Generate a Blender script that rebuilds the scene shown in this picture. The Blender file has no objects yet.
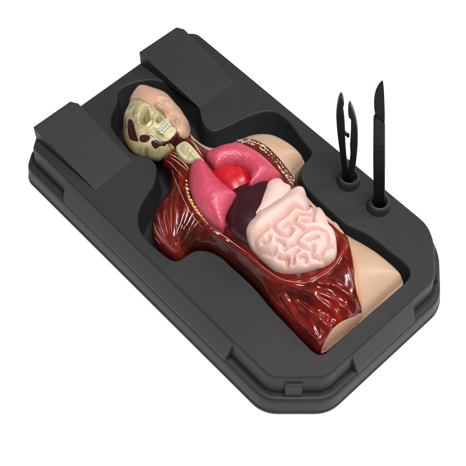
import bpy, math, random
import numpy as np
from mathutils import Vector, noise
from mathutils.geometry import delaunay_2d_cdt

random.seed(4)
S = 0.01                       # the code thinks in centimetres, the scene is in metres
FPX, PIT, DIST, CZ = 1100.0, 59.0, 77.0, 2.0
T = math.radians(PIT)
CAM = np.array([0.0, -math.cos(T) * DIST, math.sin(T) * DIST + CZ])
UP = np.array([0, math.sin(T), math.cos(T)]); FW = np.array([0, math.cos(T), -math.sin(T)])

# ------------------------------------------------------------------ measuring helpers
def ray(p):
    return np.array([(p[0] - 233) / FPX, 0, 0]) - UP * (p[1] - 233) / FPX + FW
def at(p, z):                  # point of the photo on the level z (cm)
    d = ray(p); return (CAM + d * (z - CAM[2]) / d[2])[:2]
def aty(p, y):                 # point of the photo on the upright plane y (cm)
    d = ray(p); q = CAM + d * (y - CAM[1]) / d[1]; return q[0], q[2]
def surf(p, H):
    z = 5.0
    for _ in range(8):
        q = at(p, z); z = 0.4 * z + 0.6 * float(H(q[None, :])[0])
    return np.array([q[0], q[1], z])
def px(pts, z): return np.array([at(p, z) for p in pts])

def smooth_closed(P, step):
    P = np.asarray(P, float); n = len(P); out = []
    for i in range(n):
        a, b, c, d = P[i - 1], P[i], P[(i + 1) % n], P[(i + 2) % n]
        k = max(1, int(round(np.linalg.norm(c - b) / step)))
        for j in range(k):
            t = j / k
            out.append(0.5 * (2 * b + (c - a) * t + (2 * a - 5 * b + 4 * c - d) * t * t + (3 * b - a - 3 * c + d) * t ** 3))
    return np.array(out)
def smooth_open(P, step):
    P = np.asarray(P, float); Q = np.vstack([2 * P[0] - P[1], P, 2 * P[-1] - P[-2]]); out = []
    for i in range(1, len(Q) - 2):
        a, b, c, d = Q[i - 1], Q[i], Q[i + 1], Q[i + 2]
        k = max(1, int(round(np.linalg.norm(c - b) / step)))
        for j in range(k):
            t = j / k
            out.append(0.5 * (2 * b + (c - a) * t + (2 * a - 5 * b + 4 * c - d) * t * t + (3 * b - a - 3 * c + d) * t ** 3))
    out.append(P[-1]); return np.array(out)
def round_poly(P, r, seg=5):   # rounded corners, straight sides
    P = np.asarray(P, float); n = len(P); out = []
    if np.isscalar(r): r = [r] * n
    for i in range(n):
        a, b, c = P[i - 1], P[i], P[(i + 1) % n]
        l1, l2 = np.linalg.norm(a - b), np.linalg.norm(c - b)
        k = min(r[i], l1 * .45, l2 * .45)
        s, e = b + (a - b) / l1 * k, b + (c - b) / l2 * k
        for j in range(seg + 1):
            t = j / seg; out.append((1 - t) ** 2 * s + 2 * t * (1 - t) * b + t * t * e)
    return np.array(out)
def densify(P, step):
    out = []
    for i in range(len(P)):
        a, b = P[i], P[(i + 1) % len(P)]; k = max(1, int(math.ceil(np.linalg.norm(b - a) / step)))
        for j in range(k): out.append(a + (b - a) * j / k)
    return np.array(out)
def area(P):
    x, y = P[:, 0], P[:, 1]; return 0.5 * np.sum(x * np.roll(y, -1) - np.roll(x, -1) * y)
def ccw(P): return P if area(P) > 0 else P[::-1].copy()
def dist(Q, P, closed=True):   # distance of the points Q to the polyline P
    A = P if closed else P[:-1]; B = np.roll(P, -1, 0) if closed else P[1:]
    best = np.full(len(Q), 1e9)
    for a, b in zip(A, B):
        ab = b - a; L = float(ab @ ab) + 1e-12
        t = np.clip(((Q - a) @ ab) / L, 0, 1)
        d = Q - (a + t[:, None] * ab); best = np.minimum(best, np.einsum('ij,ij->i', d, d))
    return np.sqrt(best)
def inside(Q, P):
    x, y = Q[:, 0], Q[:, 1]; r = np.zeros(len(Q), bool)
    for a, b in zip(P, np.roll(P, -1, 0)):
        c = (a[1] > y) != (b[1] > y)
        with np.errstate(divide='ignore', invalid='ignore'):
            xx = (b[0] - a[0]) * (y - a[1]) / (b[1] - a[1] + 1e-15) + a[0]
        r ^= c & (x < xx)
    return r
def normals(P):                # outward, P counter-clockwise
    t = np.roll(P, -1, 0) - np.roll(P, 1, 0); t /= np.linalg.norm(t, axis=1)[:, None] + 1e-12
    return np.stack([t[:, 1], -t[:, 0]], 1)
def offset_corner(P, o):       # mitred offset for convex outlines
    e = np.roll(P, -1, 0) - P; e /= np.linalg.norm(e, axis=1)[:, None] + 1e-12
    n = np.stack([e[:, 1], -e[:, 0]], 1); m = n + np.roll(n, 1, 0)
    m /= np.linalg.norm(m, axis=1)[:, None] + 1e-12
    c = np.einsum('ij,ij->i', m, n)
    return P + m * (o / np.maximum(c, .5))[:, None]
def nz(Q, s, seed=0.0, oct=3):
    return np.array([noise.fractal(Vector((q[0] * s + seed, q[1] * s - seed, seed)), 1.0, 2.0, oct) for q in Q])
def bump(Q, pts, z, w, h):     # a ridge (h > 0) or groove along a line of the photo
    L = np.array([at(p, z) for p in pts])
    if len(L) == 1: d = np.linalg.norm(Q - L[0], axis=1)
    else: d = dist(Q, smooth_open(L, .12), False)
    return h * np.exp(-(d / w) ** 2)
def dome(d, R, h, p=2.0): return h * (1 - (1 - np.clip(d / R, 0, 1)) ** p) ** (1 / p)
def sstep(a, b, x):
    t = np.clip((x - a) / (b - a), 0, 1); return t * t * (3 - 2 * t)

def swell(L, R, h, p=2.0, sig=.35, cell=.09):
    """smooth rounded height over the outline L: no creases along its middle"""
    lo = L.min(0) - 1; nx, ny = np.ceil((L.max(0) + 1 - lo) / cell).astype(int) + 2
    X, Y = np.meshgrid(lo[0] + np.arange(nx) * cell, lo[1] + np.arange(ny) * cell); Q = np.column_stack([X.ravel(), Y.ravel()])
    ins = inside(Q, L); d = np.where(ins, dist(Q, L), 0); z = dome(d, R, h, p).reshape(ny, nx)
    k = int(3 * sig / cell); w = np.exp(-.5 * (np.arange(-k, k + 1) * cell / sig) ** 2); w /= w.sum()
    b = np.apply_along_axis(lambda a: np.convolve(a, w, 'same'), 0, z); b = np.apply_along_axis(lambda a: np.convolve(a, w, 'same'), 1, b)
    D = d.reshape(ny, nx)
    def lerp(A, Q):
        u = np.clip((Q[:, 0] - lo[0]) / cell, 0, nx - 1.001); v = np.clip((Q[:, 1] - lo[1]) / cell, 0, ny - 1.001)
        i, j = u.astype(int), v.astype(int); u, v = u - i, v - j
        return (A[j, i] * (1 - u) + A[j, i + 1] * u) * (1 - v) + (A[j + 1, i] * (1 - u) + A[j + 1, i + 1] * u) * v
    def f(Q):
        if len(Q) > 3:
            d = np.where(inside(Q, L), dist(Q, L), 0); raw = dome(d, R, h, p)
        else: d = lerp(D, Q); raw = dome(d, R, h, p)
        t = sstep(.05 * R, .6 * R, d)
        return raw * (1 - t) + lerp(b, Q) * t
    return f

# ------------------------------------------------------------------ scene helpers
C = bpy.context.scene.collection
def empty(name, loc, label, cat, group=None, rz=0):
    o = bpy.data.objects.new(name, None); C.objects.link(o); o.empty_display_size = .02
    o.location = [c * S for c in loc]
    o['label'] = label; o['category'] = cat
    if group: o['group'] = group
    return o
def link(name, V, F, mats, parent=None, smooth=35, mi=None, col=None, label=None):
    base = np.zeros(3); q = parent
    while q is not None: base = base + np.array(q.location) / S; q = q.parent
    V = np.asarray(V, float) - base
    m = bpy.data.meshes.new(name); m.from_pydata([tuple(v * S) for v in V], [], [tuple(int(i) for i in f) for f in F])
    if not isinstance(mats, (list, tuple)): mats = [mats]
    for x in mats: m.materials.append(x)
    if mi is not None: m.polygons.foreach_set('material_index', mi)
    m.polygons.foreach_set('use_smooth', [True] * len(m.polygons))
    m.update(); m.set_sharp_from_angle(angle=math.radians(smooth))
    if col is not None:
        a = m.color_attributes.new('Col', 'FLOAT_COLOR', 'POINT')
        c = np.ones((len(V), 4)); c[:, :3] = col; a.data.foreach_set('color', c.ravel())
    o = bpy.data.objects.new(name, m); C.objects.link(o)
    if parent: o.parent = parent
    if label: o['label'] = label
    return o
def bevel(o, w, seg=2, ang=30):
    b = o.modifiers.new('Bevel', 'BEVEL'); b.width = w * S; b.segments = seg; b.limit_method = 'ANGLE'; b.angle_limit = math.radians(ang)

def tri_fill(loop, pts, holes=()):
    V = [tuple(p) for p in loop]; E = [(i, (i + 1) % len(loop)) for i in range(len(loop))]
    for h in holes:
        o = len(V); V += [tuple(p) for p in h]; E += [(o + i, o + (i + 1) % len(h)) for i in range(len(h))]
    V += [tuple(p) for p in pts]
    v, e, f, ov, oe, of = delaunay_2d_cdt([Vector(p) for p in V], E, [], 0, 1e-6, True)
    v = np.array([tuple(p) for p in v]); f = np.array([t for t in f if len(t) == 3])
    c = v[f].mean(1); k = inside(c, np.asarray(loop))
    for h in holes: k &= ~inside(c, np.asarray(h))
    f = f[k]
    A = v[f]; s = (A[:, 1, 0] - A[:, 0, 0]) * (A[:, 2, 1] - A[:, 0, 1]) - (A[:, 1, 1] - A[:, 0, 1]) * (A[:, 2, 0] - A[:, 0, 0])
    f[s < 0] = f[s < 0][:, ::-1]
    return v, f, ov
def field(name, loop, step, H, zbot, mat, parent, taper=.2, rings=(.03, .08, .15, .24), colf=None, label=None, extra=None):
    """closed solid: relief H over the outline, walls going down to zbot"""
    loop = ccw(np.asarray(loop)); n = normals(loop); P = []
    for r in rings:
        q = loop - n * r; d = dist(q, loop); P.append(q[(d > r * .93) & inside(q, loop)])
    lo, hi = loop.min(0), loop.max(0)
    gx = np.arange(lo[0], hi[0], step); gy = np.arange(lo[1], hi[1], step * .866)
    G = np.array([(x + (j % 2) * step / 2, y) for j, y in enumerate(gy) for x in gx])
    G = G[inside(G, loop)]; lim = (rings[-1] if rings else 0) + step * .6
    G = G[dist(G, loop) > lim]
    pts = np.vstack(P + [G]) if P else G
    v, f, ov = tri_fill(loop, pts)
    z = H(v); nv = len(v)
    m = len(loop); idx = []
    look = {}
    for i, o in enumerate(ov):
        for k in o: look[k] = i
    idx = [look[i] for i in range(m)]
    V = np.column_stack([v, z])
    low = loop - n * taper
    V = np.vstack([V, np.column_stack([low, np.full(m, zbot)])])
    F = [tuple(t) for t in f]
    for i in range(m):
        j = (i + 1) % m; F.append((idx[j], idx[i], nv + i, nv + j))
    F.append(tuple(nv + i for i in range(m))[::-1])
    col = None
    if colf is not None:
        col = np.vstack([colf(v), colf(loop)])
    mi = None; mats = mat
    if extra is not None:
        EV, EF, em = extra; o = len(V); V = np.vstack([V, EV]); k = len(F); F += [tuple(o + a for a in t) for t in EF]
        mi = [0] * k + [1] * len(EF); mats = [mat, em]
        if col is not None: col = np.vstack([col, np.full((len(EV), 3), .5)])
    return link(name, V, F, mats, parent, 50, mi, col, label)
def tubes(lines, H, r, seg=6, lift=.3, jitter=0):
    V, F = [], []
    for L in lines:
        rr = r
        if isinstance(L, tuple): L, rr = L
        P = np.array([surf(p, H) for p in L]); P = smooth_open(P, .1)
        P[:, 2] = H(P[:, :2]) + rr * lift
        n = len(P); t = np.gradient(P, axis=0); t /= np.linalg.norm(t, axis=1)[:, None] + 1e-9
        side = np.cross(t, [0, 0, 1]); side /= np.linalg.norm(side, axis=1)[:, None] + 1e-9; up = np.cross(side, t)
        o = len(V)
        for i in range(n):
            e = min(1, .25 + 3.5 * min(i, n - 1 - i) / n); w = rr * e * (1 + jitter * math.sin(i * .9 + len(V)))
            for k in range(seg):
                a = 2 * math.pi * k / seg; V.append(P[i] + (side[i] * math.cos(a) + up[i] * math.sin(a)) * w)
        for i in range(n - 1):
            for k in range(seg):
                a, b = o + i * seg + k, o + i * seg + (k + 1) % seg; F.append((a, b, b + seg, a + seg))
        F.append(tuple(o + k for k in range(seg))[::-1]); F.append(tuple(o + (n - 1) * seg + k for k in range(seg)))
    return np.array(V), F
def ball(c, r, sx=1, sy=1, sz=1, n=8, rot=0):
    V, F = [], []
    for i in range(n + 1):
        th = math.pi * i / n
        for k in range(n * 2):
            a = math.pi * k / n; x, y = math.sin(th) * math.cos(a) * sx, math.sin(th) * math.sin(a) * sy
            V.append((c[0] + r * (x * math.cos(rot) - y * math.sin(rot)), c[1] + r * (x * math.sin(rot) + y * math.cos(rot)), c[2] + r * math.cos(th) * sz))
    w = 2 * n
    for i in range(n):
        for k in range(w): F.append((i * w + k, (i + 1) * w + k, (i + 1) * w + (k + 1) % w, i * w + (k + 1) % w))
    return V, F
def join(parts):
    V, F = [], []
    for v, f in parts:
        o = len(V); V += [tuple(p) for p in v]; F += [tuple(o + a for a in t) for t in f]
    return np.array(V), F
def loft(levels, cap_bot=True, cap_top=True):
    V, F = [], []; m = len(levels[0][0])
    for P, z in levels: V += [(p[0], p[1], z) for p in P]
    for l in range(len(levels) - 1):
        for i in range(m):
            j = (i + 1) % m; a = l * m; F.append((a + i, a + j, a + m + j, a + m + i))
    if cap_bot: F.append(tuple(range(m))[::-1])
    if cap_top: F.append(tuple((len(levels) - 1) * m + i for i in range(m)))
    return np.array(V), F

# ------------------------------------------------------------------ materials
def mat(name, col, rough=.5, spec=.5, sss=0, sssr=(1, .4, .25), coat=0, coatr=.1, vcol=False, var=.12, vscale=60,
        bumps=(), rvar=0, sss_scale=.004):
    m = bpy.data.materials.new(name); m.use_nodes = True; nt = m.node_tree; b = nt.nodes['Principled BSDF']
    N = nt.nodes.new; L = nt.links.new
    tc = N('ShaderNodeTexCoord')
    nt1 = N('ShaderNodeTexNoise'); nt1.inputs['Scale'].default_value = vscale; nt1.inputs['Detail'].default_value = 5
    L(tc.outputs['Object'], nt1.inputs['Vector'])
    mr = N('ShaderNodeMapRange'); mr.inputs['From Min'].default_value = .3; mr.inputs['From Max'].default_value = .7
    mr.inputs['To Min'].default_value = 1 - var; mr.inputs['To Max'].default_value = 1 + var
    L(nt1.outputs['Fac'], mr.inputs['Value'])
    mx = N('ShaderNodeVectorMath'); mx.operation = 'SCALE'
    if vcol:
        a = N('ShaderNodeAttribute'); a.attribute_name = 'Col'; L(a.outputs['Color'], mx.inputs[0])
    else: mx.inputs[0].default_value = col
    L(mr.outputs[0], mx.inputs['Scale']); L(mx.outputs[0], b.inputs['Base Color'])
    b.inputs['Roughness'].default_value = rough; b.inputs['Specular IOR Level'].default_value = spec
    if rvar:
        m2 = N('ShaderNodeMapRange'); m2.inputs['From Min'].default_value = .3; m2.inputs['From Max'].default_value = .7
        m2.inputs['To Min'].default_value = rough - rvar; m2.inputs['To Max'].default_value = rough + rvar
        L(nt1.outputs['Fac'], m2.inputs['Value']); L(m2.outputs[0], b.inputs['Roughness'])
    if sss:
        b.inputs['Subsurface Weight'].default_value = sss; b.inputs['Subsurface Radius'].default_value = sssr
        b.inputs['Subsurface Scale'].default_value = sss_scale
    b.inputs['Coat Weight'].default_value = coat; b.inputs['Coat Roughness'].default_value = coatr
    prev = None
    for kind, sc, st, di in bumps:
        if kind == 'noise':
            t = N('ShaderNodeTexNoise'); t.inputs['Scale'].default_value = sc; t.inputs['Detail'].default_value = 4; out = t.outputs['Fac']
        else:
            t = N('ShaderNodeTexVoronoi'); t.feature = 'SMOOTH_F1'; t.inputs['Scale'].default_value = sc; out = t.outputs['Distance']
        L(tc.outputs['Object'], t.inputs['Vector'])
        bp = N('ShaderNodeBump'); bp.inputs['Strength'].default_value = st; bp.inputs['Distance'].default_value = di
        L(out, bp.inputs['Height'])
        if prev: L(prev.outputs[0], bp.inputs['Normal'])
        prev = bp
    if prev:
        L(prev.outputs[0], b.inputs['Normal'])
        if coat: L(prev.outputs[0], b.inputs['Coat Normal'])
    return m
M = {}
M['plastic'] = mat('black_plastic', (.025, .025, .0255), .48, .15, var=.05, vscale=30, bumps=[('noise', 2500, .12, .0002)], rvar=.03)
M['plastic_side'] = M['plastic']
M['tool'] = mat('tool_plastic', (.0022, .0025, .0042), .42, .22, var=.1, bumps=[('noise', 900, .08, .0002)])
M['tool_grey'] = mat('tool_grip_plastic', (.008, .0095, .014), .45, .25, var=.2, vscale=900)
M['blade'] = mat('blade_plastic', (.005, .0022, .0026), .5, .15, var=.1)
M['muscle'] = mat('glossy_red_muscle', (.2, .01, .01), .22, .32, coat=.18, coatr=.08, vcol=True, var=.25, vscale=160,
                  bumps=[('noise', 130, .15, .0010)])
M['red_line'] = mat('pale_tendon', (.50, .32, .23), .25, .5, var=.3, vscale=300)
M['gold'] = mat('cartilage_yellow', (.55, .33, .10), .35, .5, var=.2, vscale=300)
M['cream'] = mat('rib_cream', (.45, .30, .22), .3, .5, var=.2, vscale=300)
M['skin'] = mat('painted_skin', (.62, .34, .19), .42, .4, sss=.15, vcol=True, var=.04, vscale=40, bumps=[('noise', 500, .06, .0003)], sss_scale=.003)
M['bone'] = mat('skull_bone', (.5, .42, .2), .38, .45, sss=.1, vcol=True, var=.1, vscale=120, bumps=[('noise', 350, .2, .0006)])
M['jaw'] = mat('jaw_muscle', (.035, .004, .005), .42, .4, var=.15, vscale=200, bumps=[('noise', 400, .2, .0005)])
M['tan'] = mat('tan_cartilage', (.30, .21, .09), .4, .4, var=.2, vscale=300)
M['teeth'] = mat('teeth_white', (.38, .365, .31), .25, .5, var=.04)
M['lung'] = mat('lung_pink', (.42, .050, .085), .42, .4, sss=.08, var=.1, vscale=250,
                bumps=[('voronoi', 700, .5, .0007), ('noise', 1200, .3, .0004)])
M['heart'] = mat('heart_red', (.38, .004, .012), .36, .5, sss=.05, var=.18, vscale=120, bumps=[('noise', 160, .3, .0012)])
M['liver'] = mat('liver_dark', (.024, .005, .008), .3, .42, var=.15, vscale=90, bumps=[('noise', 150, .15, .0008)])
M['gut'] = mat('intestine_pink', (.72, .40, .33), .5, .3, sss=.2, sssr=(1, .35, .25), vcol=True, var=.03, vscale=100,
               bumps=[('noise', 500, .1, .0004)], sss_scale=.002)
M['larynx'] = mat('larynx_yellow', (.46, .40, .23), .35, .45, sss=.1, var=.12, vscale=200, bumps=[('noise', 300, .3, .0006)])
M['ground'] = mat('white_table_added_glow', (.6, .6, .6), .6, .1, var=0, vscale=5)   # white table; glow added to wash out shadows and keep it white
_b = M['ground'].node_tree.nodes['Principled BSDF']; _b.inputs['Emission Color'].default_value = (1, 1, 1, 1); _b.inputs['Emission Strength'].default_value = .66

# ------------------------------------------------------------------ setting
g = 400
link('tabletop', [(-g, -g, 0), (g, -g, 0), (g, g, 0), (-g, g, 0)], [(0, 1, 2, 3)], M['ground'])['kind'] = 'structure'

# ------------------------------------------------------------------ tray
ZP = 4.0
plate_px = [(36, 137), (33, 147), (270, 377.5), (327, 377.5), (435, 279), (434, 240), (427, 223.5), (197, 33), (182, 33)]
plate = px(plate_px, ZP)
tc0 = plate.mean(0)
tray = empty('dissection_tray', (tc0[0], tc0[1], 0), 'black moulded plastic tray with clipped corners and a body-shaped recess', 'tray')
plate = round_poly(plate, [.10, .12, .6, .6, .6, .8, .8, .4, .4], 6); plate = ccw(plate)
def off(o): return offset_corner(plate, o)
V1, F1 = loft([(off(.70), 0.02), (off(.86), .08), (off(.93), .2), (off(.93), .36), (off(.88), .42), (off(.72), .44)])
link('base_rim', V1, F1, M['plastic'], tray, 40)
cav_px = [(112,116),(115,108),(118.5,100),(118,92),(123,87),(135,82),(150,79.5),(165,82),(180,88),(190,97),(199,107),(201.5,118),(205,126),
          (213,131),(225,127),(243,118.5),(258,112.5),(273,111),(283,116),(293,126),(300,136),(307,145),(312,151),(310.5,157),
          (304,164),(301,172),(303,181),(309,190),(318,199),(328,208),(338,217),(348,225),(362,231),(375,239),(390,251),(403,261),(409.5,268),
          (410.5,275),(407,281),(388,298),(370,313.5),(355,327),(332,348),(326,353),(321,354.5),(315,352),(308,345),(293,329.5),(273,308.5),(258,290.5),(245,277.5),
          (232,266),(224,258.3),(214,252.3),(204,249.8),(195,250.6),(188,254.3),(181,260),(176,260.5),(171,259),(160,250.5),(148,240),(141,230),(138.5,221),(138.5,212),
          (142,203),(148,193.5),(154,184),(157,173),(157,165),(152,158.5),(145,155.5),(138,155),(132,152),(124,143),(116,133),(111.5,124)]
cav = ccw(smooth_closed(px(cav_px, ZP), .12))
cn = normals(cav)
cav = cav + cn * (.09 * np.clip(-.7 * cn[:, 0] - .7 * cn[:, 1], 0, 1))[:, None]
def smooth_offset(P, n, o):
    q = P + n * o
    for _ in range(6): q = (np.roll(q, 1, 0) + 2 * q + np.roll(q, -1, 0)) / 4
    return q
cav_top = smooth_offset(cav, cn, .05)
topring = off(-.10)
gpts = []
v, f, ov = tri_fill(topring, np.zeros((0, 2)), [cav_top])
shell = [(np.column_stack([v, np.full(len(v), ZP)]), [tuple(t) for t in f])]
# outer skin from the top ring down to the seam
Vw, Fw = loft([(off(.68), .50), (off(.86), .51), (off(.84), .70), (off(.77), 1.45), (off(.72), 1.72), (off(.63), 1.88), (off(.52), 1.93), (off(.30), 1.90), (off(.20), 1.84),
               (off(.14), 1.9), (off(.05), 3.7), (off(.0), 3.9), (off(-.04), 3.97), (off(-.10), ZP)], False, False)
shell.append((Vw, Fw))
cr = cav_top[::-1]
def cin(o):
    q = smooth_offset(cav, cn, o)[::-1]; return q
Vc, Fc = loft([(cr, ZP), (cin(.0), 3.97), (cin(-.03), 3.88), (cin(-.05), 3.6), (cin(-.14), 1.2), (cin(-.2), 1.0), (cin(-.3), .92)], False, False)
nb = len(Vc); m_ = len(cr)
vf, ff, _ = tri_fill(cin(-.3)[::-1], np.zeros((0, 2)))
shell.append((Vc, Fc)); shell.append((np.column_stack([vf, np.full(len(vf), .92)]), [tuple(t) for t in ff]))
Vs, Fs = join(shell)
sh = link('moulded_shell', Vs, Fs, M['plastic'], tray, 38)
for p_ in sh.data.polygons:
    if p_.normal.z > .999 and p_.area > 0 and len(p_.vertices) == 3: p_.use_smooth = False
wd = sh.modifiers.new('Weld', 'WELD'); wd.merge_threshold = .00002

# sloping pads on the two corners beside the head
def pad(tl, tr, br, bl, chamf, label):
    # photo points on the pad's top: outer/inner ends; the head end stands 1.4 cm proud, the inner end dies into the plate
    zt = 5.38
    A, B = at(tl, zt), at(tr, zt); Cc, D = at(br, ZP + .05), at(bl, ZP + .05)
    k = .35; u = (B - A) / np.linalg.norm(B - A); B1 = B - u * k * 1.0; w = (Cc - B) / np.linalg.norm(Cc - B); B2 = B + w * .45
    pts = [A, B1, B2, Cc, D]
    zs = [zt, zt, zt - .12, ZP + .05, ZP + .05]
    V = [(p[0], p[1], z) for p, z in zip(pts, zs)] + [(p[0], p[1], ZP - .06) for p in pts]
    F = [(0, 1, 2, 3, 4)[::-1], (5, 6, 7, 8, 9)] + [(i, (i + 1) % 5, 5 + (i + 1) % 5, 5 + i) for i in range(5)]
    o = link('corner_pad', V, F, M['plastic'], tray, 30); bevel(o, .10, 3)
    import bmesh
    bm = bmesh.new(); bm.from_mesh(o.data); bmesh.ops.recalc_face_normals(bm, faces=bm.faces); bm.to_mesh(o.data); bm.free()
pad((33, 127), (74, 98.5), (133, 160.5), (95, 190), 0, '')
pad((139, 52), (180, 24.5), (236, 82), (200, 108), 0, '')

# flat flared grips that bridge the ledge on the sides
def grip(a, b, dz=0):
    A, B = at(a, ZP), at(b, ZP); u = (B - A) / np.linalg.norm(B - A); n = np.array([u[1], -u[0]])
    if n @ (A - tc0) < 0: n = -n
    sec = [(-.12, 1.5), (-.12, 3.94 + dz), (.02 + dz * .3, 3.94 + dz), (.62, 2.15), (.66, 1.95), (.66, 1.5)]; V = []
    for P, e in ((A, 1), (B, -1)):
        for o, z in sec: V.append((*(P + n * o + u * e * max(0, (o) * .25)), z))
    k = len(sec); F = [tuple(range(k)), tuple(range(k, 2 * k))[::-1]] + [(i, (i + 1) % k, k + (i + 1) % k, k + i)[::-1] for i in range(k)]
    o = link('side_grip', V, F, M['plastic'], tray, 30); bevel(o, .07, 3)
    import bmesh
    bm = bmesh.new(); bm.from_mesh(o.data); bmesh.ops.recalc_face_normals(bm, faces=bm.faces); bm.to_mesh(o.data); bm.free()
grip((65, 178), (234, 342.5)); grip((351.5, 355), (413.5, 298.5)); grip((226, 57), (400, 201), -.14)
# latch tab on the near clipped corner and on the right one
def tab(pc, w, nrm, name='latch_tab', z0=1.86, z1=3.25, d0=.42, d1=.28):
    P = at(pc, ZP); n = np.array(nrm, float); n /= np.linalg.norm(n); u = np.array([-n[1], n[0]]); V = []
    for s in (-1, 1):
        for o, z in ((-.1, z0), (-.1, z1), (d1, z1), (d0, z0 + .5), (d0, z0)):
            V.append((*(P + u * s * w / 2 + n * o), z))
    F = [(0, 1, 2, 3, 4), (9, 8, 7, 6, 5)] + [(i, 5 + i, 5 + (i + 1) % 5, (i + 1) % 5) for i in range(5)]
    o = link(name, V, F, M['plastic'], tray, 30); bevel(o, .05, 2)
    import bmesh
    bm = bmesh.new(); bm.from_mesh(o.data); bmesh.ops.recalc_face_normals(bm, faces=bm.faces); bm.to_mesh(o.data); bm.free()
tab((294.5, 377.5), 1.12, (0, -1)); tab((435, 262), 1.0, (1, 0.02))

# round cups that hold the tools
def ringloop(c, r, n=48): return np.array([(c[0] + r * math.cos(2 * math.pi * i / n), c[1] + r * math.sin(2 * math.pi * i / n)) for i in range(n)])
cups = []
for bc in ((348.3, 182), (378.2, 207)):
    c = at(bc, ZP); R = ringloop
    lv = [(R(c, .84), ZP - .05), (R(c, .82), ZP + .05), (R(c, .78), 4.4), (R(c, .72), 4.66), (R(c, .66), 4.73), (R(c, .56), 4.73), (R(c, .52), 4.68), (R(c, .49), 4.5), (R(c, .47), 3.4)]
    Vh, Fh = loft(lv, False, True); link('tool_cup', Vh, Fh, M['plastic'], tray, 50); cups.append(c)

# ------------------------------------------------------------------ tools
def plate_solid(name, outline_px, y, th, m, parent, bev=.08, yo=0):
    P = np.array([aty(p, y) for p in outline_px]); P = ccw(P); n = len(P)
    V = [(p[0], y - th / 2 + yo, p[1]) for p in P] + [(p[0], y + th / 2 + yo, p[1]) for p in P]
    F = [tuple(range(n)), tuple(range(n, 2 * n))[::-1]] + [(i, n + i, n + (i + 1) % n, (i + 1) % n) for i in range(n)]
    o = link(name, V, F, m, parent, 40)
    if bev: bevel(o, bev, 3, 40)
    return o
cx, cy = cups[0]
tw = empty('tweezers', (cx, cy, 3.5), 'black plastic tweezers standing tips up in the left round cup', 'tweezers')
armL = smooth_closed([(341.5,94),(339.3,97),(337.3,104),(336.2,115),(336.8,127),(338.3,140),(340,153),(341.8,166),(343.6,179),(344.2,186),(349.0,187),(349.3,178),(347.6,165),(346.2,152),(345.3,138),(344.9,124),(344.0,112),(342.9,106),(344.0,102.5),(343.9,98.5)], 4.0)
armR = smooth_closed([(350,102),(348.3,106),(348,112),(348.7,115.5),(350.6,117.3),(351.0,125),(350.6,136),(350,146),(350.4,156),(349.3,165),(348.9,176),(348.8,187),(352.8,187),(353.4,178),(355.3,166),(356.9,153),(357.8,140),(357.6,126),(355.6,115),(352.8,107)], 4.0)
a1 = plate_solid('arm', armL, cy, .55, M['tool'], tw, .09)
a2 = plate_solid('arm', armR, cy + .02, .5, M['tool_grey'], tw, .09, 0)
plate_solid('alignment_peg', [(343,129.5),(343.4,133),(348.2,137.2),(349.6,135.4),(348.6,133.6),(347.6,134.1),(345.2,131.2)], cy, .22, M['tool'], tw, .03)
cx, cy = cups[1]
sc = empty('scalpel', (cx, cy, 3.5), 'black plastic scalpel standing blade up in the right round cup', 'scalpel')
plate_solid('handle', [(373.5,119),(374.6,116.4),(377.2,115.6),(379.6,117.6),(381.6,120.6),(385,122.5),(385.1,160),(384.7,208),(373.9,208),(373.2,160)], cy, .5, M['tool'], sc, .13)
bl = smooth_closed([(382.6,80.5),(379.8,83.2),(376.8,88),(374.8,94),(374.0,101),(374.1,108),(375.3,114),(378,118.6),(381,121.8),(384.4,122.6),(384.9,116),(384.7,107),(384.3,96),(383.7,86)], 3.0)
plate_solid('blade', bl, cy + .02, .16, M['blade'], sc, .04)
Pg = []
for r in range(9):
    for c_ in range(5):
        x, z = aty((375.6 + c_ * 1.75, 127.5 + r * 1.65), cy)
        v_, f_ = ball((x, cy - .25, z), .05, 1, .9, 1, 3); Pg.append((v_, f_))
Vg, Fg = join(Pg); link('grip_dots', Vg, Fg, M['tool_grey'], sc)

# ------------------------------------------------------------------ anatomical model
ZB = 3.7
torso_px = [(169,151),(164.5,156),(162.5,161),(166,166),(170.5,173),(171,181),(168,190),(162,198),(156.5,206),(152.5,215),(151,225),(152.5,234),(157,241),
            (163,247.5),(170,253.5),(176,256.5),(182,254.5),(187,249),(194,245.6),(203,245.4),(212,248),(222,254.5),(232,262),(243,271.5),(253,281),(262,291),
            (273,303.5),(284,315),(295,328),(308,341.5),(318,349.5),(323,350.5),(333,343),(355,324.5),(371,310.5),(387,296),(400,284),(402.5,277.5),(398,271),(387,261),
            (376,252.5),(363,244.5),(352,238.5),(343,232.5),(335,226),(326,218),(316,209),(308,200),(301,191),(296,182),(293.5,174),(295,168),(300,163),(303.5,159.5),(302,155.5),
            (296,149),(286,142),(274,136.5),(262,135),(250,136.5),(238,141),(225,146.5),(214,149),(205,146),(197,140),(191.5,134.5),(185,137.5),(176.5,144.5)]
torso = ccw(smooth_closed(px(torso_px, 4.3), .15))
end_line = px([(316, 358), (323, 351), (355, 325), (371, 311), (387, 296.5), (402, 283), (410, 275)], 4.0)
arm_l = px([(150, 236), (178, 262)], 4.3)
axis = np.array([at((150, 100), 5), at((360, 300), 5)])
torso_sw = swell(torso, 3.3, 2.3, 2.1, .55)
def Hsm(Q):                    # smooth body form
    z = ZB + torso_sw(Q)
    de = dist(Q, end_line, False)
    k = dome(de, .42, 1.0, 2.2)
    return 3.6 + (z - 3.6) * k
_c = {}
def Hbase(Q):
    key = (len(Q), round(float(Q[0, 0]), 5), round(float(Q[-1, 1]), 5))
    if len(Q) > 500:
        if key not in _c: _c[key] = Hsm(Q)
        return _c[key]
    return Hsm(Q)
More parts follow.
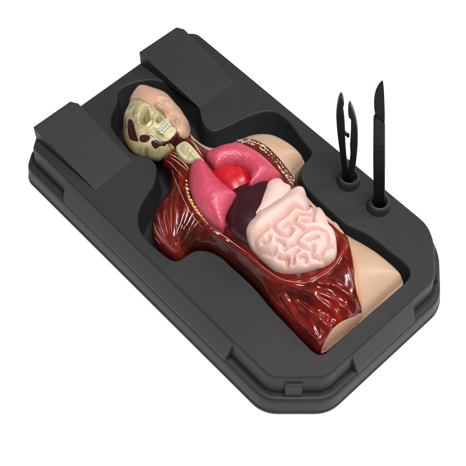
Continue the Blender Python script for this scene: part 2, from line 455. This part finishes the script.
fan = [[(171,249),(166,238),(160,224),(158,212)], [(171,249),(168,235),(165,222),(164,210)], [(172,249),(172,235),(171,220),(171,205)],
       [(170,249),(162,240),(156,230),(153,222)], [(170,250),(160,244),(154,237)], [(173,249),(176,236),(177,222),(176,208)], [(174,249),(180,238),(184,226)],
       [(175,250),(184,243),(192,238),(200,240)], [(171,203),(172,190),(174,180),(172,170)], [(176,205),(178,192),(180,182),(178,170)]]
folds = [[(286,285),(297,290),(312,297),(330,309),(342,318)], [(283,292),(290,301),(300,314),(310,326),(320,336)], [(296,300),(310,310),(322,320),(330,326)],
         [(266,284),(274,294),(284,306),(296,322),(308,338)], [(305,292),(320,296),(338,303),(352,312)], [(318,286),(332,288),(346,294),(357,304)]]
rim = [(186,187),(188,197),(194,208),(203,219),(213,228),(224,236),(236,245),(247,253),(257,262),(268,271),(281,279),(296,282.5),(311,281),(325,274),(336,264),(344,250),(345,238),(340,227),(333,219)]
def relief(Q):
    z = np.zeros(len(Q))
    for L in fan: z += bump(Q, L, 5.4, .10, .10)
    for L in folds: z += bump(Q, L, 5.6, .17, .20)
    z += bump(Q, rim, 5.7, .14, .16)
    z += bump(Q, [(270,285),(285,300),(302,318)], 5.5, .3, -.16) + bump(Q, [(300,300),(325,312),(340,316)], 5.6, .22, -.14)
    z += bump(Q, [(345,262),(350,280),(356,300)], 5.6, .2, .12) + bump(Q, [(328,290),(342,300)], 5.6, .25, -.12)
    # fine fibres running with the muscles
    fl = at((172, 250), 5.3); r = Q - fl; ang = np.arctan2(r[:, 1], r[:, 0]); rad = np.linalg.norm(r, axis=1)
    z += .05 * np.sin(ang * 30) * np.exp(-((rad - 1.8) / 2.2) ** 2) * (rad > .25)
    hip = at((322, 345), 5.0); r = Q - hip; ang = np.arctan2(r[:, 1], r[:, 0]); rad = np.linalg.norm(r, axis=1)
    z += .035 * np.sin(ang * 20 + 2 * nz(Q, .5, 3)) * sstep(6.5, 3.5, rad) * sstep(.2, 1, rad)
    z += .06 * nz(Q, .7, 7)
    return z
def outline_on_body(pts_edge, pts_in):
    a = [at(p, 4.3) for p in pts_edge]; mid = torso.mean(0); a = [q + (q - mid) / np.linalg.norm(q - mid) * .05 for q in a]; b = [surf(p, Hsm)[:2] for p in pts_in]
    return np.array(a + b)
sk1 = outline_on_body([(191.5,136.5),(197,140.3),(205,145.2),(214,148),(225,145.5),(238,140),(250,135.5),(262,134),(274,135.5),(286,141),(296,148),(303,155),(304.5,159.5),(301,163.5),(296,168.5),(294.5,174),(297,182),(302,191),
                       (309,200),(317,208.5),(327,217),(336,225),(344,231.5)],
                      [(343.2,231.6),(337.2,225.4),(329.5,218.6),(321.5,211.8),(311.5,202.3),(304,193),(298,185),(290.5,173.5),(282,162.5),(272,151.5),(261,143.5),(250,139.8),(240,141.5),(230,146),(219,150.5),(209,150.8),(202,147),(195,141.5),(191,138.5)])
sk1 = ccw(smooth_closed(sk1, .15))
sk2 = outline_on_body([(331,220.5),(336,224.5),(343.5,231.5),(352,237.5),(363,243.6),(376,251.6),(388,260.2),(399,270),(403.5,277.5),(401,285),(388,297),(371.5,311.5),(363,319)],
                      [(361.5,309),(359.5,303),(356.5,294),(354,281),(353,267),(350.5,251),(346,236),(339,226.5),(333,221.5)])
sk2 = ccw(smooth_closed(sk2, .15))
def Hmus(Q):
    d = dist(Q, torso); e = dist(Q, end_line, False)
    k = np.ones(len(Q)); low = np.zeros(len(Q))
    for L in (sk1, sk2):
        q = np.where(inside(Q, L), dist(Q, L), 0); k *= sstep(.15, 0, q); low += .06 * sstep(.05, .2, q)
    return Hbase(Q) + relief(Q) * sstep(0, .35, d) * sstep(.1, .6, e) * k - low
def mus_col(Q):
    n = nz(Q, .55, 11)[:, None]; n2 = nz(Q, 2.2, 5)[:, None]
    red = np.array([.15, .006, .004]); dark = np.array([.03, .002, .0015]); warm = np.array([.22, .016, .009])
    t = np.clip(.5 + .55 * n + .3 * n2, 0, 1)
    c = dark * (1 - t) + red * t
    w = np.zeros(len(Q))
    for L in fan + folds: w = np.maximum(w, bump(Q, L, 5.4, .12, .45))
    w = np.maximum(w, bump(Q, rim, 5.7, .12, .9))
    c = c * (1 - w[:, None]) + warm * w[:, None]
    for (ox, oy), fr, r0, r1 in (((172, 250), 30, .6, 4.2),):     # painted fibres
        q = Q - at((ox, oy), 5.2); an = np.arctan2(q[:, 1], q[:, 0]); ra = np.linalg.norm(q, axis=1)
        st = (sstep(.55, 1, np.sin(an * fr + 1.5 * nz(Q, .6, 3 if fr == 20 else 8))) * sstep(r0 * .5, r0, ra) * sstep(r1, r1 * .5, ra) * .35)[:, None]
        c = c * (1 - st) + np.array([.30, .07, .04]) * st
    # shaded side of the ribs painted in as dark brown
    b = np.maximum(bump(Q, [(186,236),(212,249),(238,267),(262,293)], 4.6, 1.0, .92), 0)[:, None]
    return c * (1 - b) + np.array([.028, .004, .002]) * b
to = at((250, 235), 4)
model = empty('anatomical_model', (to[0], to[1], .95), 'painted human torso and head model with open chest and belly lying in the tray recess', 'anatomical model')
# pale strands lying on the muscle
strands = [([(p[0], p[1]) for p in rim[:8]], .03), (rim[7:-3], .018),
           ([(172,170),(176,182),(182,196),(190,212),(203,228)], .02), ([(170.5,154.5),(176,157),(180.4,160.2),(185,164.5),(189,169.5)], .05), ([(170,157.5),(176,161),(182,166),(188,171)], .035),
           ([(174,152.5),(181.5,158),(190,163.4)], .05), ([(192.2,140.4),(196.5,146.8),(199,151),(202,156)], .04), ([(199.5,156.2),(202,159.5),(204.3,162.6)], .06), ([(189,139),(195,146),(200,153)], .02),
           ([(166,160),(174,167),(184,179)], .02)]
strands += [(L[1:], .009) for L in fan[:6]]
EV, EF = tubes(strands, Hmus, .03, jitter=.12)
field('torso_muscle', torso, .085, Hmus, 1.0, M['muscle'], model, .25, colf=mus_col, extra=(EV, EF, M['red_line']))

def Hs(Q): return Hbase(Q)
SK = .10
def Hskin(loop, t=SK, r=.12):
    lp = ccw(np.asarray(loop))
    def f(Q):
        d = dist(Q, lp); inner = dist(Q, torso)
        return Hbase(Q) + .015 + t * dome(d, r, 1.0)
    return f
def skin_col(Q):
    base = np.array([.40, .265, .175]); pink = np.array([.38, .215, .14])
    n = np.clip(.5 + nz(Q, .35, 2), 0, 1)[:, None]
    c = base * (1 - .25 * n) + pink * .25 * n
    f = bump(Q, [(351,262),(355,280),(361,304)], 5.6, .22, .6)[:, None]
    return c * (1 - f) + np.array([.40, .11, .04]) * f
# shoulder and flank skin, far side of the body
field('shoulder_skin', sk1, .11, Hskin(sk1), 1.1, M['skin'], model, .28, colf=skin_col)
field('thigh_skin', sk2, .08, Hskin(sk2, .12), 1.1, M['skin'], model, .28, colf=skin_col)
# the peach end face of the near thigh
capo = np.array([at(p, 4.05) for p in [(321.5,351.8),(326,350),(335,343),(356,325.5),(364,318.5)]] + [surf(p, Hsm)[:2] for p in [(361,313),(354,316.5),(346,319.5),(338,324),(331,331),(325.5,340.5),(322,348.5)]])
capo = ccw(smooth_closed(capo, .09))
field('thigh_end_face', capo, .08, lambda Q: Hbase(Q) + .10 * dome(dist(Q, capo), .1, 1), 1.1, M['skin'], model, .2, rings=(.02, .05, .09, .14, .2), colf=lambda Q: np.tile(np.array([.33, .19, .115]), (len(Q), 1)))

# rib edges : yellow beads on the left, cream chain on the right
B = []
bl_line = smooth_open(np.array([(186.5,181),(187,188),(188.5,195),(191.5,202),(196,209.5),(201.5,216),(208,221.5)], float), 1.0)
for i in range(0, len(bl_line), 4):
    p = surf(tuple(bl_line[i]), Hmus); B.append(ball((p[0], p[1], p[2] + .03), random.uniform(.09, .13), random.uniform(1.0, 1.5), .8, .7, 6, random.uniform(-.5, .5) - .8))
V_, F_ = join(B); link('rib_cartilage', V_, F_, M['gold'], model, label='row of yellow cartilage beads beside the lung')
B = []
rl = smooth_open(np.array([(237,143.5),(247,142.8),(259,146.8),(269,154.5),(279,166),(287,176.5),(293,184)], float), .9)
rng = random.Random(8)
for i in range(len(rl)):
    for s in (-1, 1):
        p = surf((rl[i][0] + s * .9 + rng.uniform(-.6, .6), rl[i][1] - s * 1.1 + rng.uniform(-.6, .6)), Hmus)
        if rng.random() < .6: B.append(ball((p[0], p[1], p[2] + .16), rng.uniform(.045, .08), rng.uniform(1, 2.2), .7, .6, 5, rng.uniform(-1.4, .2)))
V_, F_ = join(B); link('rib_cartilage', V_, F_, M['cream'], model, label='chain of small cream rib ends along the shoulder')
# red bed under that chain
bed = np.array([surf(p, Hsm)[:2] for p in [(233,145),(243,140),(253,140),(263,144),(273,152),(283,163),(291,174),(299,186),(292,190),(282,180),(270,167),(258,156),(246,150)]])
bed = ccw(smooth_closed(bed, .12))
field('rib_bed', bed, .09, lambda Q: Hbase(Q) + .16 * dome(dist(Q, bed), .15, 1) + .03 * nz(Q, 4, 2), 5.0 - 1.2, M['muscle'], model, .05, rings=(.03, .08), colf=lambda Q: np.tile(np.array([.08, .011, .007]), (len(Q), 1)))

# organs ---------------------------------------------------------------
def organ(name, pts, lift, h, R, p=2.0, zed=None, extraH=None, step=.09, colf=None, mt=None, label=None, parent=None, sh=.1):
    Hl = lambda Q: .55 * Hsm(Q) + .45 * 5.85 + lift
    L = ccw(smooth_closed(np.array([surf(q, Hl)[:2] for q in pts]), .12)); n = normals(L)
    L = L - n * (sh * h * np.clip(n[:, 1], 0, 1))[:, None]; sw = swell(L, R, h, p, .22)
    def f(Q):
        z = Hbase(Q) * .55 + .45 * 5.85 + lift + sw(Q)
        if extraH is not None: z = z + extraH(Q, L)
        return z
    zb = float(min(f(L))) - 1.0
    field(name, L, step, f, zb, mt, parent or model, .12, colf=colf, label=label)
    return L, f
organ('liver', [(231,191),(245,184),(257,178),(268,176),(275,190),(280,215),(275,240),(262,252),(252,249),(243,244.5),(235,238.5),(228.5,231),(225,222),(225.5,213),(228.5,202)], -.36, 1.05, 1.5, 2.0,
      mt=M['liver'], extraH=lambda Q, L: .05 * nz(Q, .5, 4))
organ('heart', [(212,166),(222,162),(234,160),(246,164),(252,174),(252,186),(246,194),(237,199),(228,195.5),(218,188),(212,178)], -.36, .85, 1.1, 2.0,
      mt=M['heart'], extraH=lambda Q, L: bump(Q, [(240,166),(245,176)], 6.6, .25, .12) + .04 * nz(Q, 1.2, 9))
organ('lung', [(190,169),(194,161.5),(200,160.5),(206,163.5),(213,172),(220.5,181),(229,188),(236.5,195),(233.5,202),(228.5,210),(225.5,218),(225,227),(221,230),(214,226),(207,220.5),(199,210.5),(192.5,198),(189,184)],
      .25, 1.1, 1.35, 2.0, mt=M['lung'], label='pink lung on the skull side with pebbled surface', extraH=lambda Q, L: .06 * nz(Q, .7, 1) + bump(Q, [(206,203),(213,212),(218,224)], 6.7, .08, -.06))
organ('lung', [(206.5,158),(208,153.5),(214,150),(225,146.5),(238,144.5),(248,148),(259,154),(268,161.5),(276,170),(282.5,177.5),(281,178.5),(270,181.5),(259,184.8),(250,188.5),(247.5,186),(250,179),(247.5,171.5),(241,167.2),(232,165.6),(222,167.5),(216,169.5),(211,165)],
      .3, 1.0, .95, 2.0, mt=M['lung'], label='pink lung on the skin side curving round the heart', extraH=lambda Q, L: .05 * nz(Q, .8, 6))
gut_c = np.array([.58, .395, .345])
organ('stomach', [(263.5,191),(267,183),(273,178.5),(280,178.5),(286,183.5),(291,187),(290,196),(283,206),(272,216),(258,226),(248.5,219),(255.3,207)], .12, .85, 1.0, 2.0, mt=M['gut'], sh=.2,
      colf=lambda Q: np.tile(gut_c, (len(Q), 1)), extraH=lambda Q, L: 0)
def zpx(l): return [(230 + a / 5.178, 190 + b / 5.178) for a, b in l]
grooves = [
    [(253.4,239.7),(256,237),(260.4,232.2),(264.7,228.4),(269,225.2),(272.7,224.1),(274.5,221.3),(277.6,218.8),(283,215),(287.2,211.3),(291.5,206.8),(296,204.6),(301.5,206),(307,207.7),(312,206.3)],
    [(272.7,224.1),(275.4,227.4),(278,230.6),(280.3,232.8),(284.3,234.2),(288,233.6),(290.5,230.8),(291.8,228),(290,226.2)],
    [(283.8,225),(287.5,222.7),(291.8,221),(295,219),(295.6,215.8),(297.7,213.2),(303.6,213),(311,213.6),(312.7,215.2),(313.3,219)],
    [(301.5,219),(307,219.4),(313.3,219)], [(294,220.6),(298,223.3),(302.5,226.5),(305.2,229.2),(306.8,228.6),(312.2,227),(318.6,227),(323,228.6),(327,230.8)],
    [(305.2,229.2),(301.8,232.5),(298,236.8),(297,240),(297.5,241.6),(301.8,244.8),(306,247),(309.8,248.2),(312,247),(313,244.8)],
    [(306.6,238.4),(309.8,237.9),(313,236.3),(316.5,235)], [(322,228.2),(326.5,231.4),(328.6,235.7),(329,241),(329.7,245.4)],
    [(335,245.4),(329.7,245.4),(325.4,248),(323.3,251.3),(322,255),(322.7,257)], [(297,240.6),(294.3,242.7),(290,244.2),(285.2,246.6),(284.2,248.2)],
    [(313,248),(312.5,253),(313,255.6),(319,257.6),(325.4,261.5),(328,263.1)], [(278.3,256.3),(282.6,257.4),(288,256.3),(292.2,254),(297.5,249.5)],
    [(254,241.3),(255.7,245),(259,248.8),(264.3,251.5),(269.7,252.7),(273.8,252.5),(274.4,250.2)], [(263,241.8),(265.8,240.8),(268.4,238.6),(269,236.8)],
    [(277,238.6),(280.8,240.2),(284,243),(286,246)], [(312.2,206),(314.3,210.4),(312.7,215)],
    [(299.7,256),(304,255),(306,257.2),(306,260.4)]]
GL = []
def gutH(Q, L):
    z = np.zeros(len(Q))
    if not GL:
        sw = swell(L, .9, 1.15, 2.2, .22)
        for l in grooves: GL.append(smooth_open(np.array([surf(q, lambda p: .55 * Hsm(p) + .45 * 5.85 + .15 + sw(p))[:2] for q in l]), .1))
    for P in GL:
        d = dist(Q, P, False)
        z = np.minimum(z, -.40 * np.exp(-(d / .155) ** 1.25))
    z += bump(Q, [(253,230),(262,221),(274,213),(286,205),(297,198)], 6.8, .4, .14)
    z += bump(Q, [(287.8,261.5),(287.6,265)], 6.5, .15, -.42) + bump(Q, [(293.8,261.5),(293.4,264.5)], 6.5, .12, -.36) + bump(Q, [(290.8,259),(290.5,267)], 6.5, .1, .1)
    return z + .03 * nz(Q, 1.5, 3)
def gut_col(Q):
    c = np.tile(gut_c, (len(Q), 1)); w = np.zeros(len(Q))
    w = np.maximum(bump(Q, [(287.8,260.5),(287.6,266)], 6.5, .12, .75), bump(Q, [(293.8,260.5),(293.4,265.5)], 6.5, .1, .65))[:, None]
    for P in GL: w = np.maximum(w, .3 * np.exp(-(dist(Q, P, False) / .08) ** 2)[:, None])  # shade in the grooves between coils painted as darker pink
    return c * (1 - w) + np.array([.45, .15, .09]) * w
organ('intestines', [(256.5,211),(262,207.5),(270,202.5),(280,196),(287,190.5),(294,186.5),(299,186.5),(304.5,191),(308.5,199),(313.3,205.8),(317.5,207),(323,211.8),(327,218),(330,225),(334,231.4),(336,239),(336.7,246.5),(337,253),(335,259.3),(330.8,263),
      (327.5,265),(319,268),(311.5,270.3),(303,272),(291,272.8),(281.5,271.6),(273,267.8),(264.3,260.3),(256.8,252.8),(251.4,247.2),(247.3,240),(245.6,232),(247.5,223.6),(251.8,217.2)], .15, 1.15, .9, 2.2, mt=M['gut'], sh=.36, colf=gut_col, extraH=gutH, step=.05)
# larynx
organ('larynx', [(175.5,149),(178.5,144.8),(183,142.6),(188,143.2),(194.3,149),(199.7,155.4),(201.3,159.7),(195.4,161.2),(189,162.4),(182.5,159.7),(178,155.4)], .05, .45, .45, 2.0, mt=M['larynx'], step=.07,
      extraH=lambda Q, L: bump(Q, [(185,147),(189,151),(195,158)], 6, .14, .16) + bump(Q, [(180,149),(187,157)], 6, .1, -.12) + bump(Q, [(186,156),(194,151)], 6, .08, -.1) + .06 * nz(Q, 2, 2))

# head -----------------------------------------------------------------
head_px = [(127.8,103.8),(128.7,99),(132,93.7),(136.2,88.8),(141.6,87),(149,87.8),(155.6,90.2),(162,92.2),(168,95),(173.2,99.8),(177.9,105.4),(182.5,110.5),(185.8,115.8),(189.5,122),(189.3,128),(190.2,135),
           (184,143),(174,147.5),(165,151.5),(159.5,153.8),(153.5,153.8),(147,152.3),(140.4,150.6),(134.2,148),(129.6,144.6),(126,140),(123,134.3),(122.4,127),(122.5,119.4),(123.2,113),(125.3,108.5)]
head = ccw(smooth_closed(px(head_px, 4.6), .12))
head_sw = swell(head, 2.1, 2.4, 2.1, .3)
def Hh(Q): return 3.9 + head_sw(Q)
def Hbone(Q):
    z = Hh(Q) - .10
    z += bump(Q, [(143.2,114.5),(144.2,119)], 6.1, .36, -.52) + bump(Q, [(138,113),(142,109.8),(147.5,110),(150.4,115),(149.8,120.5),(145.5,124.5),(140.6,123.3),(137.6,118.5),(138,113)], 6.1, .12, .16)
    z += bump(Q, [(144.6,115),(145.2,119)], 6.1, .1, .12)
    z += bump(Q, [(157.8,119.6),(159.2,117.4)], 6.2, .13, -.38) + bump(Q, [(153,108),(156,112),(158,115)], 6.2, .16, .12) + bump(Q, [(153,117),(154.5,122)], 6.2, .14, .1)
    z += bump(Q, [(138,107),(146,106.5),(152,110)], 6.1, .22, .10)
    z += bump(Q, [(139,131),(146,129.5),(153,126.5)], 6.1, .16, .2) + bump(Q, [(140,134.5),(146,134.5),(151,133)], 5.9, .2, -.14)
    z += bump(Q, [(158,127),(163,122),(168,119.5)], 6.2, .3, .14) + bump(Q, [(162,137.5),(169,135.5),(174,130.5)], 6.2, .26, .26) + bump(Q, [(154,128),(156,133),(161,136)], 6.1, .14, -.16)
    z += bump(Q, [(131,119),(132.5,128),(136,138)], 5.9, .25, -.16) + bump(Q, [(131,142),(137,144),(144,148),(152,149)], 5.5, .16, .2) + bump(Q, [(134,147),(139,150.5)], 5.3, .2, -.16)
    z += bump(Q, [(125,112),(128,107)], 5.6, .12, -.08) + bump(Q, [(126,118),(128,114)], 5.6, .1, -.08)
    return z + .035 * nz(Q, 1.6, 4)
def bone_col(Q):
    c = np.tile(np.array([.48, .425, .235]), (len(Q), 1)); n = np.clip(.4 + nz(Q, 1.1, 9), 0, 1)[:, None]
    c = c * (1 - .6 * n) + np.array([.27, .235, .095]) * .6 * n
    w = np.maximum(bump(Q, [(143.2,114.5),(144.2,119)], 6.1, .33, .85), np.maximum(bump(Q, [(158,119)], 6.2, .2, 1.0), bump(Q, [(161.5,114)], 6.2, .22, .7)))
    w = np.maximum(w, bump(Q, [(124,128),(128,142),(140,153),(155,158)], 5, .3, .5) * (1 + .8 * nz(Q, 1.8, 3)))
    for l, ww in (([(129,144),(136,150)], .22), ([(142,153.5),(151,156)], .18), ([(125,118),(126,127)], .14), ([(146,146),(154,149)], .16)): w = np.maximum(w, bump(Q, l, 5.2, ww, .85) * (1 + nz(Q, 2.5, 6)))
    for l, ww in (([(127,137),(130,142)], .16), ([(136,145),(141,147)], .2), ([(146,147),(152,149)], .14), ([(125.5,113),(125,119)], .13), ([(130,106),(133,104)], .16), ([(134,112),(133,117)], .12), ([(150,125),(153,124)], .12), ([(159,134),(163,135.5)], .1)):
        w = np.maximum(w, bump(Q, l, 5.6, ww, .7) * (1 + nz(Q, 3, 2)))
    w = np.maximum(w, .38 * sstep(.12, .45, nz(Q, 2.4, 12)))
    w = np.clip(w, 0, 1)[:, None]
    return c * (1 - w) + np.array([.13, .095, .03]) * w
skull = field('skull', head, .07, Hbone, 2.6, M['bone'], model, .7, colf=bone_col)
def headpt(p): return surf(p, Hh)[:2]
fs_px_edge = [(127.7,104),(128.5,99),(131.8,93.5),(136,88.6),(141.6,86.8),(149,87.6),(155.6,90),(162,92),(168.1,94.8),(173.4,99.6),(178.2,105.2),(182.8,110.3),(186.1,115.6),(189.9,122),(189.6,128),(190.6,135)]
fs_in = [(189,138.5),(185,138),(181,138),(178.3,133),(176,128.4),(171,123.5),(166.5,118.5),(162,112.8),(158.8,110.5),(153.4,107),(147,102.8),(141.6,100),(136.8,98.5),(132,100)]
fs = ccw(smooth_closed(np.array([at(p, 4.65) for p in fs_px_edge] + [headpt(p) for p in fs_in]), .12))
def Hface(Q):
    z = Hh(Q) + .06 * dome(dist(Q, fs), .1, 1.0) - .02
    z += bump(Q, [(158,105.5),(161.5,109.5),(164,113)], 6.4, .22, .36) + bump(Q, [(165.5,112.5)], 6.4, .2, .16) + bump(Q, [(168.5,110.5)], 6.3, .13, .08)
    z += bump(Q, [(167,101.5)], 6.1, .30, .10) + bump(Q, [(162,103),(166,104.5),(171,105)], 6.2, .07, -.14) + bump(Q, [(159,97.5),(166,96.5),(172,99)], 6.0, .17, .10)
    z += bump(Q, [(160,101.5)], 6.2, .24, -.13) + bump(Q, [(171.5,119.5),(175.5,116.5)], 6.2, .12, .2) + bump(Q, [(174,122.5),(178,119)], 6.2, .12, .18)
    z += bump(Q, [(172.5,121.3),(177.5,117.2)], 6.2, .05, -.12) + bump(Q, [(176,125.5),(180,122.5)], 6.1, .12, -.10) + bump(Q, [(180,130),(183.5,127)], 6.0, .32, .18)
    z += bump(Q, [(168,116),(172.5,113)], 6.2, .1, -.06) + bump(Q, [(176,109),(180,114)], 5.9, .4, .08)
    return z
def face_col(Q):
    c = np.tile(np.array([.46, .28, .195]), (len(Q), 1))
    w = np.maximum(bump(Q, [(172.5,120.8),(177.5,117)], 6.2, .14, .45), bump(Q, [(163,115),(167,113.5)], 6.3, .16, .5))[:, None]
    w = np.maximum(w, bump(Q, [(176,108)], 6, .5, .15)[:, None])
    return c * (1 - w) + np.array([.37, .11, .07]) * w
field('face_skin', fs, .07, Hface, 1.0, M['skin'], model, .32, colf=face_col)
def Hjaw(Q): return np.maximum(Hbone(Q), Hbase(Q) * (inside(Q, torso)))
def patch(name, pts, h, mt, parent, label=None, H0=Hjaw, r=.12):
    L = ccw(smooth_closed(np.array([surf(p, H0)[:2] for p in pts]), .09))
    def f(Q): return H0(Q) - .03 + dome(dist(Q, L), r, h, 2)
    return field(name, L, .07, f, float(min(f(L))) - .35, mt, parent, .03, rings=(.03, .08), label=label)
r1 = lambda l: [(110 + a / 3.883, 50 + b / 3.883) for a, b in l]
patch('jaw_muscle', [(128.6,119.3),(130.7,118.8),(132.9,121),(134.5,125.7),(136,132.2),(137.7,137.5),(138.8,141.8),(136,141.8),(132.3,140.8),(129.7,139),(128,134.3),(127.3,127.9),(127.5,122.5)], .10, M['jaw'], model, 'dark red patch over the temple')
patch('jaw_muscle', [(139.3,136),(143.6,134.3),(147.9,134.8),(150.6,136.5),(149.5,139.7),(145.8,142.7),(141.5,142.4),(139.3,140.2)], .10, M['jaw'], model, 'dark red patch below the cheekbone')
patch('jaw_muscle', [(151,141.8),(152,146),(155.4,149.3),(159.7,151.5),(163,151),(164,147.5),(167,144.3),(171,144),(173,147.5),(178,144.5),(183.3,141.3),(186,138.3),(182.2,137.2),(180,137.5),(178,133.3),(176.3,130.6),(175.2,133.3),(170.4,138.8),(165,140.8),(160.2,141.3),(155,140)], .12, M['jaw'], model, 'dark red band along the jaw')
patch('mandible', [(164,147.5),(167.2,144.6),(171,144.4),(171.8,147),(169.3,149.6),(165.4,150)], .3, M['tan'], model)
EVc, EFc = tubes([([(148.5,135.4),(152.2,135.4),(155.4,139),(158.6,141.5)], .075), ([(152.5,134),(156.5,136.3),(159.4,140)], .05)], Hbone, .05, lift=.9)
link('cheekbone_strip', EVc, EFc, M['teeth'], model)
# teeth: two short rows
T_ = []
for row, (a, b) in enumerate((((158.9, 129.4), (165.8, 121.6)), ((160.8, 131.8), (168.4, 124.0)))):
    for i in range(5):
        t = i / 4; p = surf((a[0] + (b[0] - a[0]) * t, a[1] + (b[1] - a[1]) * t), Hbone)
        T_.append(ball((p[0], p[1], p[2] + .0), .17, .86, 1.16, .42, 7, math.radians(46)))
Vt, Ft = join(T_); link('teeth', Vt, Ft, M['teeth'], skull)

# ------------------------------------------------------------------ camera and light
cam = bpy.data.cameras.new('camera'); co = bpy.data.objects.new('camera', cam); C.objects.link(co)
co.location = CAM * S; co.rotation_euler = (math.radians(90 - PIT), 0, 0)
cam.sensor_width = 36; cam.lens = 36 * FPX / 466; cam.clip_start = .01; cam.clip_end = 100
bpy.context.scene.camera = co
def area_light(name, loc, target, size, power, col=(1, 1, 1), sy=None):
    l = bpy.data.lights.new(name, 'AREA'); l.energy = power; l.size = size; l.color = col
    if sy: l.shape = 'RECTANGLE'; l.size_y = sy
    o = bpy.data.objects.new(name, l); C.objects.link(o); o.location = loc
    o.rotation_euler = (Vector(target) - Vector(loc)).to_track_quat('-Z', 'Y').to_euler(); return o
area_light('softbox_overhead', (.10, -.20, .92), (.02, -.04, 0), .38, 13)
area_light('softbox_right', (.75, .2, .7), (0, 0, .03), .25, 4)
w = bpy.data.worlds.new('World'); bpy.context.scene.world = w; w.use_nodes = True
w.node_tree.nodes['Background'].inputs[0].default_value = (1, 1, 1, 1); w.node_tree.nodes['Background'].inputs[1].default_value = .12
sc_ = bpy.context.scene; sc_.view_settings.view_transform = 'Standard'; sc_.view_settings.look = 'None'
sc_.view_settings.exposure = 0; sc_.view_settings.gamma = 1
